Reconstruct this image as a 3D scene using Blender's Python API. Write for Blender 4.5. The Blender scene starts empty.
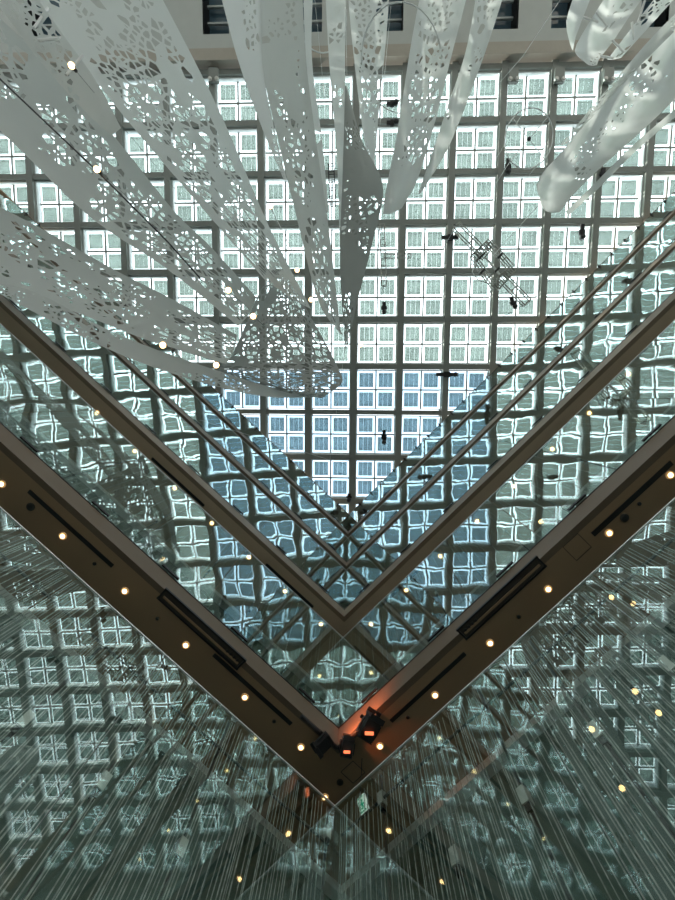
import bpy, bmesh, math, random
from mathutils import Vector, Matrix, noise
S = bpy.context.scene
C = S.collection

# ------------------------------------------------------------------ camera
EYE = 1.6
FPX = 450.0
TX, TY, RZ = 0.10331, 0.03738, 0.0065
RM = Matrix.Rotation(TX, 3, 'X') @ Matrix.Rotation(TY, 3, 'Y') @ Matrix.Rotation(RZ, 3, 'Z')
RT = RM.transposed()
cam_data = bpy.data.cameras.new('camera')
cam_data.sensor_fit = 'VERTICAL'
cam_data.sensor_height = 24.0
cam_data.sensor_width = 18.0
cam_data.lens = 24.0 * FPX / 900.0
cam_data.clip_end = 2000
cam = bpy.data.objects.new('camera', cam_data)
C.objects.link(cam)
ex, ey, ez = RT @ Vector((1, 0, 0)), RT @ Vector((0, 1, 0)), RT @ Vector((0, 0, 1))
mw = Matrix.Identity(4)
for i in range(3):
    mw[i][0] = ex[i]; mw[i][1] = -ey[i]; mw[i][2] = -ez[i]
mw[2][3] = EYE
cam.matrix_world = mw
S.camera = cam

# ------------------------------------------------------------------ world, sun, exposure
world = bpy.data.worlds.new('World'); S.world = world
world.use_nodes = True
wn = world.node_tree; wn.nodes.clear()
wo = wn.nodes.new('ShaderNodeOutputWorld'); wb = wn.nodes.new('ShaderNodeBackground')
wt = wn.nodes.new('ShaderNodeTexCoord'); wx = wn.nodes.new('ShaderNodeSeparateXYZ')
wr = wn.nodes.new('ShaderNodeValToRGB')
wr.color_ramp.elements[0].position = 0.0; wr.color_ramp.elements[0].color = (0.30, 0.34, 0.36, 1)
wr.color_ramp.elements[1].position = 0.6; wr.color_ramp.elements[1].color = (0.87, 0.95, 0.99, 1)
wn.links.new(wt.outputs['Generated'], wx.inputs[0])
wn.links.new(wx.outputs['Z'], wr.inputs[0])
wn.links.new(wr.outputs[0], wb.inputs[0]); wb.inputs[1].default_value = 4.2
wn.links.new(wb.outputs[0], wo.inputs[0])
sun_d = bpy.data.lights.new('sun', 'SUN'); sun_d.energy = 12.0; sun_d.angle = 0.02; sun_d.color = (1, 0.95, 0.86)
sun = bpy.data.objects.new('sun', sun_d); C.objects.link(sun)
sun.rotation_euler = Vector((0.643, -0.06, -0.766)).to_track_quat('-Z', 'Y').to_euler()
S.view_settings.view_transform = 'Standard'
S.view_settings.look = 'None'
S.view_settings.exposure = 0.0
S.view_settings.gamma = 1.0
S.cycles.max_bounces = 12
S.cycles.diffuse_bounces = 4
S.cycles.glossy_bounces = 6
S.cycles.transmission_bounces = 8
S.cycles.transparent_max_bounces = 24
S.cycles.sample_clamp_indirect = 4.0

# ------------------------------------------------------------------ maths helpers
def ray(px, py):
    return RT @ Vector(((px - 337.5) / FPX, (py - 450.0) / FPX, 1.0))
def at(px, py, h):                      # point h metres above the eye that projects to a pixel
    d = ray(px, py); d = d * (h / d.z)
    return Vector((d.x, d.y, d.z + EYE))
AX, AY = -0.3172, 8.2963
aL, aR = math.atan(0.928), math.atan(1.0396)
WALL = {'left': dict(u=Vector((-math.cos(aL), -math.sin(aL), 0)), n=Vector((math.sin(aL), -math.cos(aL), 0))),
        'right': dict(u=Vector((math.cos(aR), -math.sin(aR), 0)), n=Vector((-math.sin(aR), -math.cos(aR), 0)))}
A0 = Vector((AX, AY, 0))
def wp(s, t, d, h):                     # along wall, towards the void, height above the eye
    w = WALL[s]
    return A0 + w['u'] * t + w['n'] * d + Vector((0, 0, h + EYE))
def on_wall(s, px, py, d=0.0):          # where a pixel's ray meets a wall plane -> (t, h)
    w = WALL[s]; r = ray(px, py); o = A0 + w['n'] * d
    k = (o.dot(w['n'])) / r.dot(w['n'])
    p = r * k
    return (p - o).dot(w['u']), p.z
def wall_td(s, p):
    w = WALL[s]; q = Vector((p.x, p.y, 0)) - A0
    return q.dot(w['u']), q.dot(w['n'])

# ------------------------------------------------------------------ materials
def new_mat(name):
    m = bpy.data.materials.new(name); m.use_nodes = True
    m.node_tree.nodes.clear()
    return m, m.node_tree
def principled(name, col, rough=0.6, metal=0.0, emit=None, es=0.0, var=0.06, scale=3.0, bump=0.0):
    m, nt = new_mat(name)
    o = nt.nodes.new('ShaderNodeOutputMaterial'); b = nt.nodes.new('ShaderNodeBsdfPrincipled')
    tc = nt.nodes.new('ShaderNodeTexCoord'); nz = nt.nodes.new('ShaderNodeTexNoise')
    nz.inputs['Scale'].default_value = scale; nz.inputs['Detail'].default_value = 4
    mx = nt.nodes.new('ShaderNodeMix'); mx.data_type = 'RGBA'
    mx.inputs[6].default_value = tuple(c * (1 - var) for c in col) + (1,)
    mx.inputs[7].default_value = tuple(min(1, c * (1 + var)) for c in col) + (1,)
    nt.links.new(tc.outputs['Object'], nz.inputs['Vector'])
    nt.links.new(nz.outputs[0], mx.inputs[0]); nt.links.new(mx.outputs[2], b.inputs['Base Color'])
    b.inputs['Roughness'].default_value = rough; b.inputs['Metallic'].default_value = metal
    if emit:
        b.inputs['Emission Color'].default_value = tuple(emit) + (1,); b.inputs['Emission Strength'].default_value = es
    if bump:
        bp = nt.nodes.new('ShaderNodeBump'); bp.inputs['Strength'].default_value = bump
        nt.links.new(nz.outputs[0], bp.inputs['Height']); nt.links.new(bp.outputs[0], b.inputs['Normal'])
    nt.links.new(b.outputs[0], o.inputs[0])
    return m
def facade_glass(name, tint, wav, r0, r1, power):
    m, nt = new_mat(name); N = nt.nodes; L = nt.links
    o = N.new('ShaderNodeOutputMaterial'); mix = N.new('ShaderNodeMixShader')
    tr = N.new('ShaderNodeBsdfTransparent'); gl = N.new('ShaderNodeBsdfAnisotropic') if False else N.new('ShaderNodeBsdfGlossy')
    tr.inputs[0].default_value = tint + (1,)
    gl.inputs['Color'].default_value = (0.86, 0.96, 0.96, 1); gl.inputs['Roughness'].default_value = 0.0
    lw = N.new('ShaderNodeLayerWeight'); lw.inputs['Blend'].default_value = 0.5
    pw = N.new('ShaderNodeMath'); pw.operation = 'POWER'; pw.inputs[1].default_value = power
    mr = N.new('ShaderNodeMapRange'); mr.inputs['To Min'].default_value = r0; mr.inputs['To Max'].default_value = r1
    L.new(lw.outputs['Facing'], pw.inputs[0]); L.new(pw.outputs[0], mr.inputs['Value']); L.new(mr.outputs[0], mix.inputs[0])
    tc = N.new('ShaderNodeTexCoord'); nz = N.new('ShaderNodeTexNoise'); nz.inputs['Scale'].default_value = 0.42
    nz.inputs['Detail'].default_value = 1.5; nz.inputs['Roughness'].default_value = 0.4
    bp = N.new('ShaderNodeBump'); bp.inputs['Strength'].default_value = 1.0; bp.inputs['Distance'].default_value = wav
    L.new(tc.outputs['Object'], nz.inputs['Vector']); L.new(nz.outputs[0], bp.inputs['Height']); L.new(bp.outputs[0], gl.inputs['Normal'])
    L.new(tr.outputs[0], mix.inputs[1]); L.new(gl.outputs[0], mix.inputs[2]); L.new(mix.outputs[0], o.inputs[0])
    return m
def clear_film(name, col, refl=0.04, pattern=False):
    m, nt = new_mat(name); N = nt.nodes; L = nt.links
    o = N.new('ShaderNodeOutputMaterial'); mix = N.new('ShaderNodeMixShader'); mix.inputs[0].default_value = refl
    tr = N.new('ShaderNodeBsdfTransparent'); tr.inputs[0].default_value = col + (1,)
    gl = N.new('ShaderNodeBsdfGlossy'); gl.inputs['Roughness'].default_value = 0.05
    if pattern:
        tc = N.new('ShaderNodeTexCoord'); nz = N.new('ShaderNodeTexNoise'); nz.inputs['Scale'].default_value = 0.5; nz.inputs['Detail'].default_value = 3
        cr = N.new('ShaderNodeValToRGB')
        cr.color_ramp.elements[0].position = 0.35; cr.color_ramp.elements[0].color = tuple(c * 0.93 for c in col) + (1,)
        cr.color_ramp.elements[1].position = 0.65; cr.color_ramp.elements[1].color = tuple(min(1, c * 1.06) for c in col) + (1,)
        gm = N.new('ShaderNodeNewGeometry')
        L.new(gm.outputs['Position'], nz.inputs['Vector']); L.new(nz.outputs[0], cr.inputs[0]); L.new(cr.outputs[0], tr.inputs[0])
    L.new(tr.outputs[0], mix.inputs[1]); L.new(gl.outputs[0], mix.inputs[2]); L.new(mix.outputs[0], o.inputs[0])
    return m
def fabric(name, col, tl):
    m, nt = new_mat(name); N = nt.nodes; L = nt.links
    o = N.new('ShaderNodeOutputMaterial'); mix = N.new('ShaderNodeMixShader'); mix.inputs[0].default_value = tl
    d = N.new('ShaderNodeBsdfDiffuse'); t = N.new('ShaderNodeBsdfTranslucent')
    tc = N.new('ShaderNodeTexCoord'); nz = N.new('ShaderNodeTexNoise'); nz.inputs['Scale'].default_value = 0.8
    mx = N.new('ShaderNodeMix'); mx.data_type = 'RGBA'
    mx.inputs[6].default_value = tuple(c * 0.95 for c in col) + (1,); mx.inputs[7].default_value = tuple(c for c in col) + (1,)
    L.new(tc.outputs['Object'], nz.inputs['Vector']); L.new(nz.outputs[0], mx.inputs[0])
    L.new(mx.outputs[2], d.inputs[0]); L.new(mx.outputs[2], t.inputs[0])
    L.new(d.outputs[0], mix.inputs[1]); L.new(t.outputs[0], mix.inputs[2]); L.new(mix.outputs[0], o.inputs[0])
    return m
M = dict(
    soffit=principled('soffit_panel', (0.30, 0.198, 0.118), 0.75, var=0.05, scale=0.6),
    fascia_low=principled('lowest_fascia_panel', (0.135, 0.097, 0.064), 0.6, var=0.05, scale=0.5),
    soffit_upper_lit=principled('lit_upper_soffit_panel', (0.44, 0.335, 0.235), 0.7, var=0.05, scale=0.6),  # lighter copy of the soffit brown, brighter upper light put into the colour
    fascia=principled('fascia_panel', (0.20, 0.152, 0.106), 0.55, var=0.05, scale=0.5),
    dark=principled('dark_metal', (0.03, 0.03, 0.032), 0.45, 0.6),
    black=principled('black_plastic', (0.012, 0.012, 0.013), 0.5),
    recess=principled('dark_recess', (0.05, 0.042, 0.034), 0.8),
    steel=principled('roof_steel', (0.26, 0.275, 0.255), 0.5, 0.1, scale=0.8, var=0.12),
    mullion=principled('pale_mullion', (0.62, 0.66, 0.66), 0.4, 0.2),
    rim=principled('white_glazing_rim', (0.85, 0.89, 0.90), 0.4),
    white=principled('white_paint', (0.80, 0.81, 0.80), 0.5),
    ceil=principled('white_ceiling', (0.45, 0.47, 0.445), 0.7, scale=1.2),
    beamtrim=principled('beige_beam', (0.40, 0.365, 0.31), 0.6),
    inner=principled('teal_inner_wall', (0.060, 0.105, 0.090), 0.7, scale=0.5, var=0.15),
    floor=principled('stone_floor', (0.42, 0.40, 0.36), 0.6, scale=0.4, var=0.1),
    strand=principled('pale_strand', (0.34, 0.36, 0.34), 0.5, var=0.95, scale=9.0),
    cable=principled('steel_cable', (0.07, 0.075, 0.075), 0.4, 0.7),
    thinwhite=principled('white_cable', (0.75, 0.78, 0.78), 0.4),
    clamp=principled('brushed_clamp', (0.62, 0.61, 0.58), 0.35, 0.5),
    chrome=principled('chrome', (0.42, 0.41, 0.38), 0.35, 0.8),
    glow=principled('warm_lamp', (1, 0.8, 0.5), 0.5, emit=(1.0, 0.62, 0.26), es=9.0),
    trimring=principled('bronze_trim_glow', (0.55, 0.45, 0.33), 0.4, 0.4, emit=(1.0, 0.55, 0.2), es=0.25),  # bronze ring with the bulb's spill painted on as faint emission
    orange=principled('orange_lamp', (1, 0.3, 0.1), 0.5, emit=(1.0, 0.20, 0.08), es=1.6),
    green=principled('exit_green', (0.0, 0.3, 0.16), 0.5, emit=(0.01, 0.42, 0.24), es=0.5),
    exitwhite=principled('exit_white', (0.8, 0.85, 0.8), 0.5, emit=(0.75, 0.9, 0.8), es=0.55),
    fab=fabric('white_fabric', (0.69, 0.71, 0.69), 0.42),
    fabmid=fabric('half_shaded_fabric', (0.62, 0.645, 0.625), 0.30),  # ribbon fabric again, with half shade put into its colour
    fabwhite=fabric('lit_fabric', (0.72, 0.74, 0.725), 0.46),  # ribbon fabric for the lit faces, light put into its colour
    fabgrey=fabric('shaded_fabric', (0.36, 0.38, 0.365), 0.14),  # ribbon fabric for the shaded pieces, shade put into its colour
    slotglass=principled('slot_window_glass', (0.10, 0.17, 0.22), 0.08, 0.0),
    glass_low=facade_glass('lower_facade_glass', (0.95, 0.985, 0.965), 0.008, 0.06, 0.70, 2.1),
    glass=facade_glass('facade_glass', (0.90, 0.95, 0.925), 0.014, 0.055, 0.70, 2.3),
    roofglass_blue=clear_film('blue_roof_glass', (0.70, 0.79, 0.85), 0.03),
    roofglass=clear_film('roof_glass', (0.95, 0.985, 0.98), 0.03),
    shade=clear_film('green_shade_glass', (0.37, 0.405, 0.382), 0.02, True),
    shade_blue=clear_film('blue_shade_glass', (0.335, 0.385, 0.395), 0.02, True),
)

# ------------------------------------------------------------------ mesh helpers
class MB:
    def __init__(self): self.v = []; self.f = []
    def poly(self, pts):
        b = len(self.v); self.v += [tuple(p) for p in pts]; self.f.append(tuple(range(b, b + len(pts))))
    def hexa(self, lo, hi):            # two matching loops -> closed prism
        b = len(self.v); n = len(lo)
        self.v += [tuple(p) for p in lo] + [tuple(p) for p in hi]
        self.f.append(tuple(range(b + n - 1, b - 1, -1))); self.f.append(tuple(range(b + n, b + 2 * n)))
        for i in range(n):
            j = (i + 1) % n
            self.f.append((b + i, b + j, b + n + j, b + n + i))
    def box(self, c, x, y, z, sx, sy, sz):   # centre, unit axes, full sizes
        c = Vector(c); x = Vector(x) * sx / 2; y = Vector(y) * sy / 2; z = Vector(z) * sz / 2
        self.hexa([c - x - y - z, c + x - y - z, c + x + y - z, c - x + y - z],
                  [c - x - y + z, c + x - y + z, c + x + y + z, c - x + y + z])
    def abox(self, x0, x1, y0, y1, z0, z1):
        self.hexa([(x0, y0, z0), (x1, y0, z0), (x1, y1, z0), (x0, y1, z0)], [(x0, y0, z1), (x1, y0, z1), (x1, y1, z1), (x0, y1, z1)])
    def tube(self, pts, r, n=6, close=False):
        pts = [Vector(p) for p in pts]; rings = []
        for i, p in enumerate(pts):
            a = pts[i - 1] if (i or close) else p
            c = pts[(i + 1) % len(pts)] if (i < len(pts) - 1 or close) else p
            d = (c - a).normalized()
            up = Vector((0, 0, 1)) if abs(d.z) < 0.9 else Vector((1, 0, 0))
            x = d.cross(up).normalized(); y = d.cross(x).normalized()
            b = len(self.v)
            self.v += [tuple(p + (x * math.cos(6.28318 * k / n) + y * math.sin(6.28318 * k / n)) * r) for k in range(n)]
            rings.append(b)
        m = len(rings)
        for i in range(m if close else m - 1):
            a, b = rings[i], rings[(i + 1) % m]
            for k in range(n):
                l = (k + 1) % n
                self.f.append((a + k, a + l, b + l, b + k))
        if not close:
            self.f.append(tuple(rings[0] + k for k in range(n))[::-1]); self.f.append(tuple(rings[-1] + k for k in range(n)))
    def lathe(self, c, prof, axis=(0, 0, 1), n=20):   # prof: (radius, height) pairs, closed ends
        c = Vector(c); a = Vector(axis).normalized()
        up = Vector((0, 0, 1)) if abs(a.z) < 0.9 else Vector((1, 0, 0))
        x = a.cross(up).normalized(); y = a.cross(x).normalized(); rings = []
        for r, h in prof:
            rings.append(len(self.v))
            self.v += [tuple(c + a * h + (x * math.cos(6.28318 * k / n) + y * math.sin(6.28318 * k / n)) * r) for k in range(n)]
        for p, q in zip(rings, rings[1:]):
            for k in range(n):
                l = (k + 1) % n
                self.f.append((p + k, p + l, q + l, q + k))
        self.f.append(tuple(rings[0] + k for k in range(n))[::-1]); self.f.append(tuple(rings[-1] + k for k in range(n)))
    def build(self, name, mat, parent=None, smooth=False, recalc=True, origin=None):
        me = bpy.data.meshes.new(name)
        if parent is not None and origin is None:
            origin = parent.matrix_world.translation if False else world_loc(parent)
        off = Vector(origin) if origin is not None else Vector((0, 0, 0))
        me.from_pydata([tuple(Vector(v) - off) for v in self.v], [], self.f)
        if recalc:
            bm = bmesh.new(); bm.from_mesh(me); bmesh.ops.recalc_face_normals(bm, faces=bm.faces); bm.to_mesh(me); bm.free()
        if smooth:
            for p in me.polygons: p.use_smooth = True
        me.materials.append(mat)
        o = bpy.data.objects.new(name, me); C.objects.link(o)
        if parent is not None: o.parent = parent
        elif origin is not None: o.location = off
        return o
LOC = {}
def world_loc(o):
    p = Vector((0, 0, 0))
    while o is not None:
        p += o.location; o = o.parent
    return p
def empty(name, loc):
    o = bpy.data.objects.new(name, None); o.location = Vector(loc); o.empty_display_size = 0.2
    C.objects.link(o); return o
def tag(o, label=None, cat=None, group=None, kind=None):
    if label: o['label'] = label
    if cat: o['category'] = cat
    if group: o['group'] = group
    if kind: o['kind'] = kind
    return o
ORD = ['first', 'second', 'third', 'fourth', 'fifth', 'sixth', 'seventh', 'eighth', 'ninth', 'tenth', 'eleventh', 'twelfth', 'thirteenth', 'fourteenth', 'fifteenth', 'sixteenth']
rnd = random.Random(7)

# ------------------------------------------------------------------ storeys (heights above the eye)
LEVELS = [dict(T=10.765, B=10.16, G=8.47), dict(T=17.44, B=16.82, G=15.2), dict(T=22.93, B=22.3, G=21.7), dict(T=28.6, B=28.0, G=27.1)]
TOPG = 32.94
HR = 34.0
LEN = 44.0
LVL = ['lowest', 'second', 'third', 'topmost']

# ground floor and interiors
mb = MB(); mb.abox(-60, 60, -62, 40, -0.3, 0.0)
tag(mb.build('floor', M['floor']), 'pale stone floor of the atrium', None, None, 'structure')
DEEP = 3.0
def ell(d0, d1, h0, h1):               # L-shaped prism that follows both walls between two offsets
    def loop(h):
        a0 = wp('left', LEN, d0, h); a1 = wp('left', LEN, d1, h)
        b0 = wp('right', LEN, d0, h); b1 = wp('right', LEN, d1, h)
        return [a0, wp_corner(d0, h), b0], [a1, wp_corner(d1, h), b1]
    m = MB()
    (i0, o0), (i1, o1) = loop(h0), loop(h1)
    for k in (0, 1):
        m.hexa([i0[k], i0[k + 1], o0[k + 1], o0[k]], [i1[k], i1[k + 1], o1[k + 1], o1[k]])
    return m
def wp_corner(d, h):
    # meeting point of both wall lines moved by d
    nl, nr = WALL['left']['n'], WALL['right']['n']
    det = nl.x * nr.y - nl.y * nr.x
    x = (d * nr.y - d * nl.y) / det; y = (nl.x * d - nr.x * d) / det
    return A0 + Vector((x, y, h + EYE))
for i, lv in enumerate(LEVELS):
    root = empty('balcony_slab', wp_corner(0, lv['T']))
    tag(root, '%s brown V-shaped balcony slab edge between two storeys of glass' % LVL[i], None, None, 'structure')
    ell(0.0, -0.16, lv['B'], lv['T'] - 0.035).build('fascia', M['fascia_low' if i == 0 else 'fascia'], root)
    ell(-0.16, -DEEP - 0.4, lv['B'] - 0.0, lv['B'] + 0.12).build('soffit', M['soffit' if i == 0 else 'soffit_upper_lit'], root)
    ell(0.012, -0.10, lv['T'] - 0.035, lv['T']).build('edge_strip', M['dark'], root)
    ell(-0.16, -DEEP - 0.4, lv['T'] - 0.15, lv['T']).build('floor_deck', M['inner'], root)
    lo = 0.0 - EYE if i == 0 else LEVELS[i - 1]['T']
    tag(ell(-DEEP, -DEEP - 0.2, lo, lv['B']).build('wall_inner', M['inner']), None, None, None, 'structure')
    if i < 2:
        tag(ell(-DEEP + 0.28, -DEEP, lv['B'] - 0.2, lv['B']).build('trim_%d' % (i + 1), M['mullion']), None, None, None, 'structure')
tag(ell(-DEEP, -DEEP - 0.2, LEVELS[3]['T'], 33.2).build('wall_inner', M['inner']), None, None, None, 'structure')
tag(ell(-0.05, -9.0, 33.1, 33.5).build('ceiling_top_storey', M['soffit']), None, None, None, 'structure')

# ------------------------------------------------------------------ glass walls
PANE = 2.35
spans = [(-EYE, LEVELS[0]['G']), (LEVELS[0]['T'], LEVELS[1]['G']), (LEVELS[1]['T'], LEVELS[2]['G']), (LEVELS[2]['T'], LEVELS[3]['G']), (LEVELS[3]['T'], TOPG)]
wi = 0
for lvl, (h0, h1) in enumerate(spans):
    for s in ('left', 'right'):
        wi += 1
        root = empty('window_%d' % wi, wp(s, 0, 0, h0))
        tag(root, None, None, None, 'structure')
        n = int(LEN * 0.8 / PANE)
        for k in range(n):
            m = MB(); t0, t1 = k * PANE + 0.012, (k + 1) * PANE - 0.012
            j = [rnd.uniform(-0.006, 0.006) for _ in range(4)]
            q = [(t0, h0, j[0]), (t1, h0, j[1]), (t1, h1, j[2]), (t0, h1, j[3])]
            m.hexa([wp(s, t, 0.012 + e, h) for t, h, e in q], [wp(s, t, -0.012 + e, h) for t, h, e in q])
            m.build('glass_pane', M['glass_low' if lvl == 0 else 'glass'], root)
        m = MB(); m.hexa([wp(s, 0, 0.02, h1), wp(s, n * PANE, 0.02, h1), wp(s, n * PANE, -0.02, h1), wp(s, 0, -0.02, h1)],
                         [wp(s, 0, 0.02, h1 + 0.03), wp(s, n * PANE, 0.02, h1 + 0.03), wp(s, n * PANE, -0.02, h1 + 0.03), wp(s, 0, -0.02, h1 + 0.03)])
        m.build('top_channel', M['clamp'] if lvl < 4 else M['dark'], root)
        if lvl in (1, 2, 3, 4):            # dark shoe clips along the foot of the glass
            for k in range(n):
                m = MB(); m.box(wp(s, (k + 0.5) * PANE, 0.05, h0 + 0.05), WALL[s]['u'], WALL[s]['n'], (0, 0, 1), 0.55, 0.04, 0.07)
                m.build('shoe_clip', M['dark'], root)
        if lvl == 4:                        # patch fittings along the top edge
            for k in range(1, 2 * n):
                m = MB(); c = wp(s, k * PANE / 2, 0.06, h1 - 0.1)
                m.box(c, WALL[s]['u'], WALL[s]['n'], (0, 0, 1), 0.10, 0.07, 0.15)
                m.tube([c, c + WALL[s]['n'] * 0.12], 0.035)
                m.build('patch_fitting', M['dark'], root)

# ------------------------------------------------------------------ skylight roof
P = 3.2157 * HR / 32.0
GX0 = -19.380 * HR / 32.0; GY0 = -21.882 * HR / 32.0
roof = empty('roof_grid', (GX0, GY0, HR + EYE)); tag(roof, None, None, None, 'structure')
ZB = HR + EYE
def wedge(x, y, m=0.0):
    dx = x - AX
    return y < AY - (0.928 * -dx if dx < 0 else 1.0396 * dx) + m
CMIN, CMAX, RMAX = -3, 16, 10
BW, BD = 0.44, 0.75
for c in range(CMIN, CMAX + 1):
    x = GX0 + c * P
    y1 = GY0
    while wedge(x, y1, 1.2) and y1 < 20: y1 += 0.2
    if y1 - GY0 < 1: continue
    m = MB(); m.abox(x - BW / 2, x + BW / 2, GY0 - 0.3, y1, ZB, ZB + BD)
    m.abox(x - BW / 2 - 0.09, x + BW / 2 + 0.09, GY0 - 0.3, y1, ZB + BD - 0.06, ZB + BD)
    m.build('beam', M['steel'], roof)
for r in range(0, RMAX + 1):
    y = GY0 + r * P
    if not wedge(AX, y, 1.0): continue
    xl = AX
    while wedge(xl, y, 1.2) and xl > GX0 + CMIN * P: xl -= 0.2
    xr = AX
    while wedge(xr, y, 1.2) and xr < GX0 + CMAX * P: xr += 0.2
    m = MB(); m.abox(xl, xr, y - BW / 2 + 0.04, y + BW / 2 - 0.04, ZB + 0.05, ZB + BD - 0.01)
    m.build('purlin', M['steel'], roof)
# one skylight cell, then copies of it
def make_cell(blue):
    r = empty('window_11', (0, 0, 0)); tag(r, None, None, None, 'structure')
    e = P / 2 - BW / 2 - 0.08
    m = MB(); z0, z1 = BD - 0.10, BD + 0.02
    m.abox(-0.055, 0.055, -e, e, z0, z1); m.abox(-e, e, -0.055, 0.055, z0 + 0.005, z1 - 0.005)
    m.build('cross_mullion', M['steel'], r)
    m = MB()
    for sx in (-1, 1):
        m.abox(*sorted((sx * e, sx * (e + 0.08))), -e - 0.08, e + 0.08, z0 - 0.35, z1)
        m.abox(-e, e, *sorted((sx * e, sx * (e + 0.08))), z0 - 0.35, z1 - 0.004)
    m.build('rim', M['rim'], r)
    m = MB(); m.abox(-e - 0.05, e + 0.05, -e - 0.05, e + 0.05, BD + 0.02, BD + 0.05)
    m.build('glazing', M['roofglass_blue' if blue else 'roofglass'], r)
    h = e / 2
    for sx in (-1, 1):
        for sy in (-1, 1):
            m = MB()
            w = (e - 0.055); pw = w * 0.80; ph = w * 0.80
            cx, cy = sx * (0.055 + w / 2), sy * (0.055 + w / 2)
            z = BD - 0.07
            for k in range(3):
                a = -pw / 2 + k * pw / 3
                m.abox(cx + a + 0.004, cx + a + pw / 3 - 0.004, cy - ph / 2, cy + ph / 2, z, z + 0.015)
            m.build('shade_panel', M['shade_blue'] if blue else M['shade'], r)
            m = MB()
            for q in (-1, 1):
                m.abox(cx - w / 2, cx + w / 2, cy + q * ph * 0.36 - 0.008, cy + q * ph * 0.36 + 0.008, z + 0.016, z + 0.03)
            m.build('shade_rail', M['mullion'], r)
    return r
protos = {}; ci = 11
for rr in range(0, 10):
    for c in range(CMIN, CMAX):
        x0, y0 = GX0 + c * P, GY0 + rr * P
        if not any(wedge(x, y, -0.05) for x in (x0, x0 + P) for y in (y0, y0 + P)): continue
        loc = (x0 + P / 2, y0 + P / 2, ZB)
        blue = rr >= 6
        if blue not in protos:
            o = make_cell(blue); protos[blue] = o
            o.location = loc
        else:
            src = protos[blue]; o = src.copy(); C.objects.link(o); o.location = loc
            for ch in src.children:
                k = ch.copy(); C.objects.link(k); k.parent = o
        o.name = 'window_%d' % ci; ci += 1

# ------------------------------------------------------------------ ceiling beyond the skylight (top of the picture)
cz = ZB - 0.25
yb = GY0 - BW / 2 - 0.1
mb = MB(); mb.abox(-40, 40, yb - 0.75, yb, cz - 0.35, cz + 1.0)
tag(mb.build('trim_3', M['beamtrim']), None, None, None, 'structure')
ceil = empty('ceiling', (0, yb - 6, cz)); tag(ceil, 'pale ceiling beyond the skylight', None, None, 'structure')
slots = []
for pxa, pxb, py in ((26, 62, 36), (203, 229, 34), (298, 322, 32), (376, 403, 31), (493, 518, 29), (551, 576, 28), (640, 668, 27)):
    a = at(pxa, py, cz - EYE); b = at(pxb, py, cz - EYE); slots.append((a.x, b.x, (a.y + b.y) / 2))
ye = yb - 22
m = MB(); xs = [-40]
for x0, x1, y1 in slots:
    m.abox(xs[-1], x0, ye, yb - 0.75, cz, cz + 0.3)
    m.abox(x0, x1, y1, yb - 0.75, cz, cz + 0.3); m.abox(x0, x1, ye, y1 - 5.0, cz, cz + 0.3)
    xs.append(x1)
m.abox(xs[-1], 40, ye, yb - 0.75, cz, cz + 0.3)
m.build('ceiling_panel', M['ceil'], ceil)
for k, (x0, x1, y1) in enumerate(slots):
    o = empty('window_%d' % ci, ((x0 + x1) / 2, y1 - 2.5, cz)); ci += 1; tag(o, None, None, None, 'structure')
    m = MB(); t = 0.05
    m.abox(x0 - t, x0, y1 - 5, y1, cz + 0.01, cz + 1.6); m.abox(x1, x1 + t, y1 - 5, y1, cz + 0.01, cz + 1.6)
    m.abox(x0, x1, y1, y1 + t, cz + 0.01, cz + 1.6); m.abox(x0, x1, y1 - 5 - t, y1 - 5, cz + 0.01, cz + 1.6)
    m.build('window_frame', M['black'], o)
    m = MB(); m.abox(x0, x1, y1 - 5, y1, cz + 1.55, cz + 1.6); m.build('window_glass', M['slotglass'], o)
    m = MB()
    for q in (0.7, 1.5, 2.6): m.abox(x0, x1, y1 - q - 0.12, y1 - q, cz + 1.1, cz + 1.3)
    m.build('window_bar', M['mullion'], o)
# unseen sun blocker added left of the skylight to shade most hanging ribbons
mb = MB(); mb.abox(-340, -300, -160, 160, 0, 386); tag(mb.build('wall_sun_blocker', M['ceil']), None, None, None, 'structure')
mb = MB(); mb.abox(-60, 60, -62, -60, 0, 30); tag(mb.build('wall_far', M['beamtrim']), None, None, None, 'structure')

# ------------------------------------------------------------------ hanging string curtains
for lvl, (h0, h1), den, wd, nm in ((0, (1.0, LEVELS[0]['G'] - 0.02), 0.075, 0.0085, 'lowest'), (1, (LEVELS[0]['T'] + 0.02, LEVELS[1]['G'] - 0.02), 0.24, 0.006, 'second')):
    for s in ('left', 'right'):
        m = MB(); t = 0.08
        while t < 17.0 + 9 * lvl:
            w = wd * rnd.uniform(0.7, 1.35); d = -0.07 - rnd.uniform(0, 0.05)
            m.hexa([wp(s, t - w, d, h0), wp(s, t + w, d, h0), wp(s, t, d - w, h0)], [wp(s, t - w, d, h1), wp(s, t + w, d, h1), wp(s, t, d - w, h1)])
            t += den * rnd.choice((0.45, 0.6, 0.9, 1.0, 1.3, 1.8)) * rnd.uniform(0.8, 1.2)
        o = m.build('string_curtain', M['strand'], origin=wp(s, 3, -0.1, h0))
        tag(o, 'curtain of pale hanging strings behind the glass under the %s slab, %s wing' % (nm, s), 'string curtain', 'string curtains behind the glass walls', 'stuff')

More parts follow.
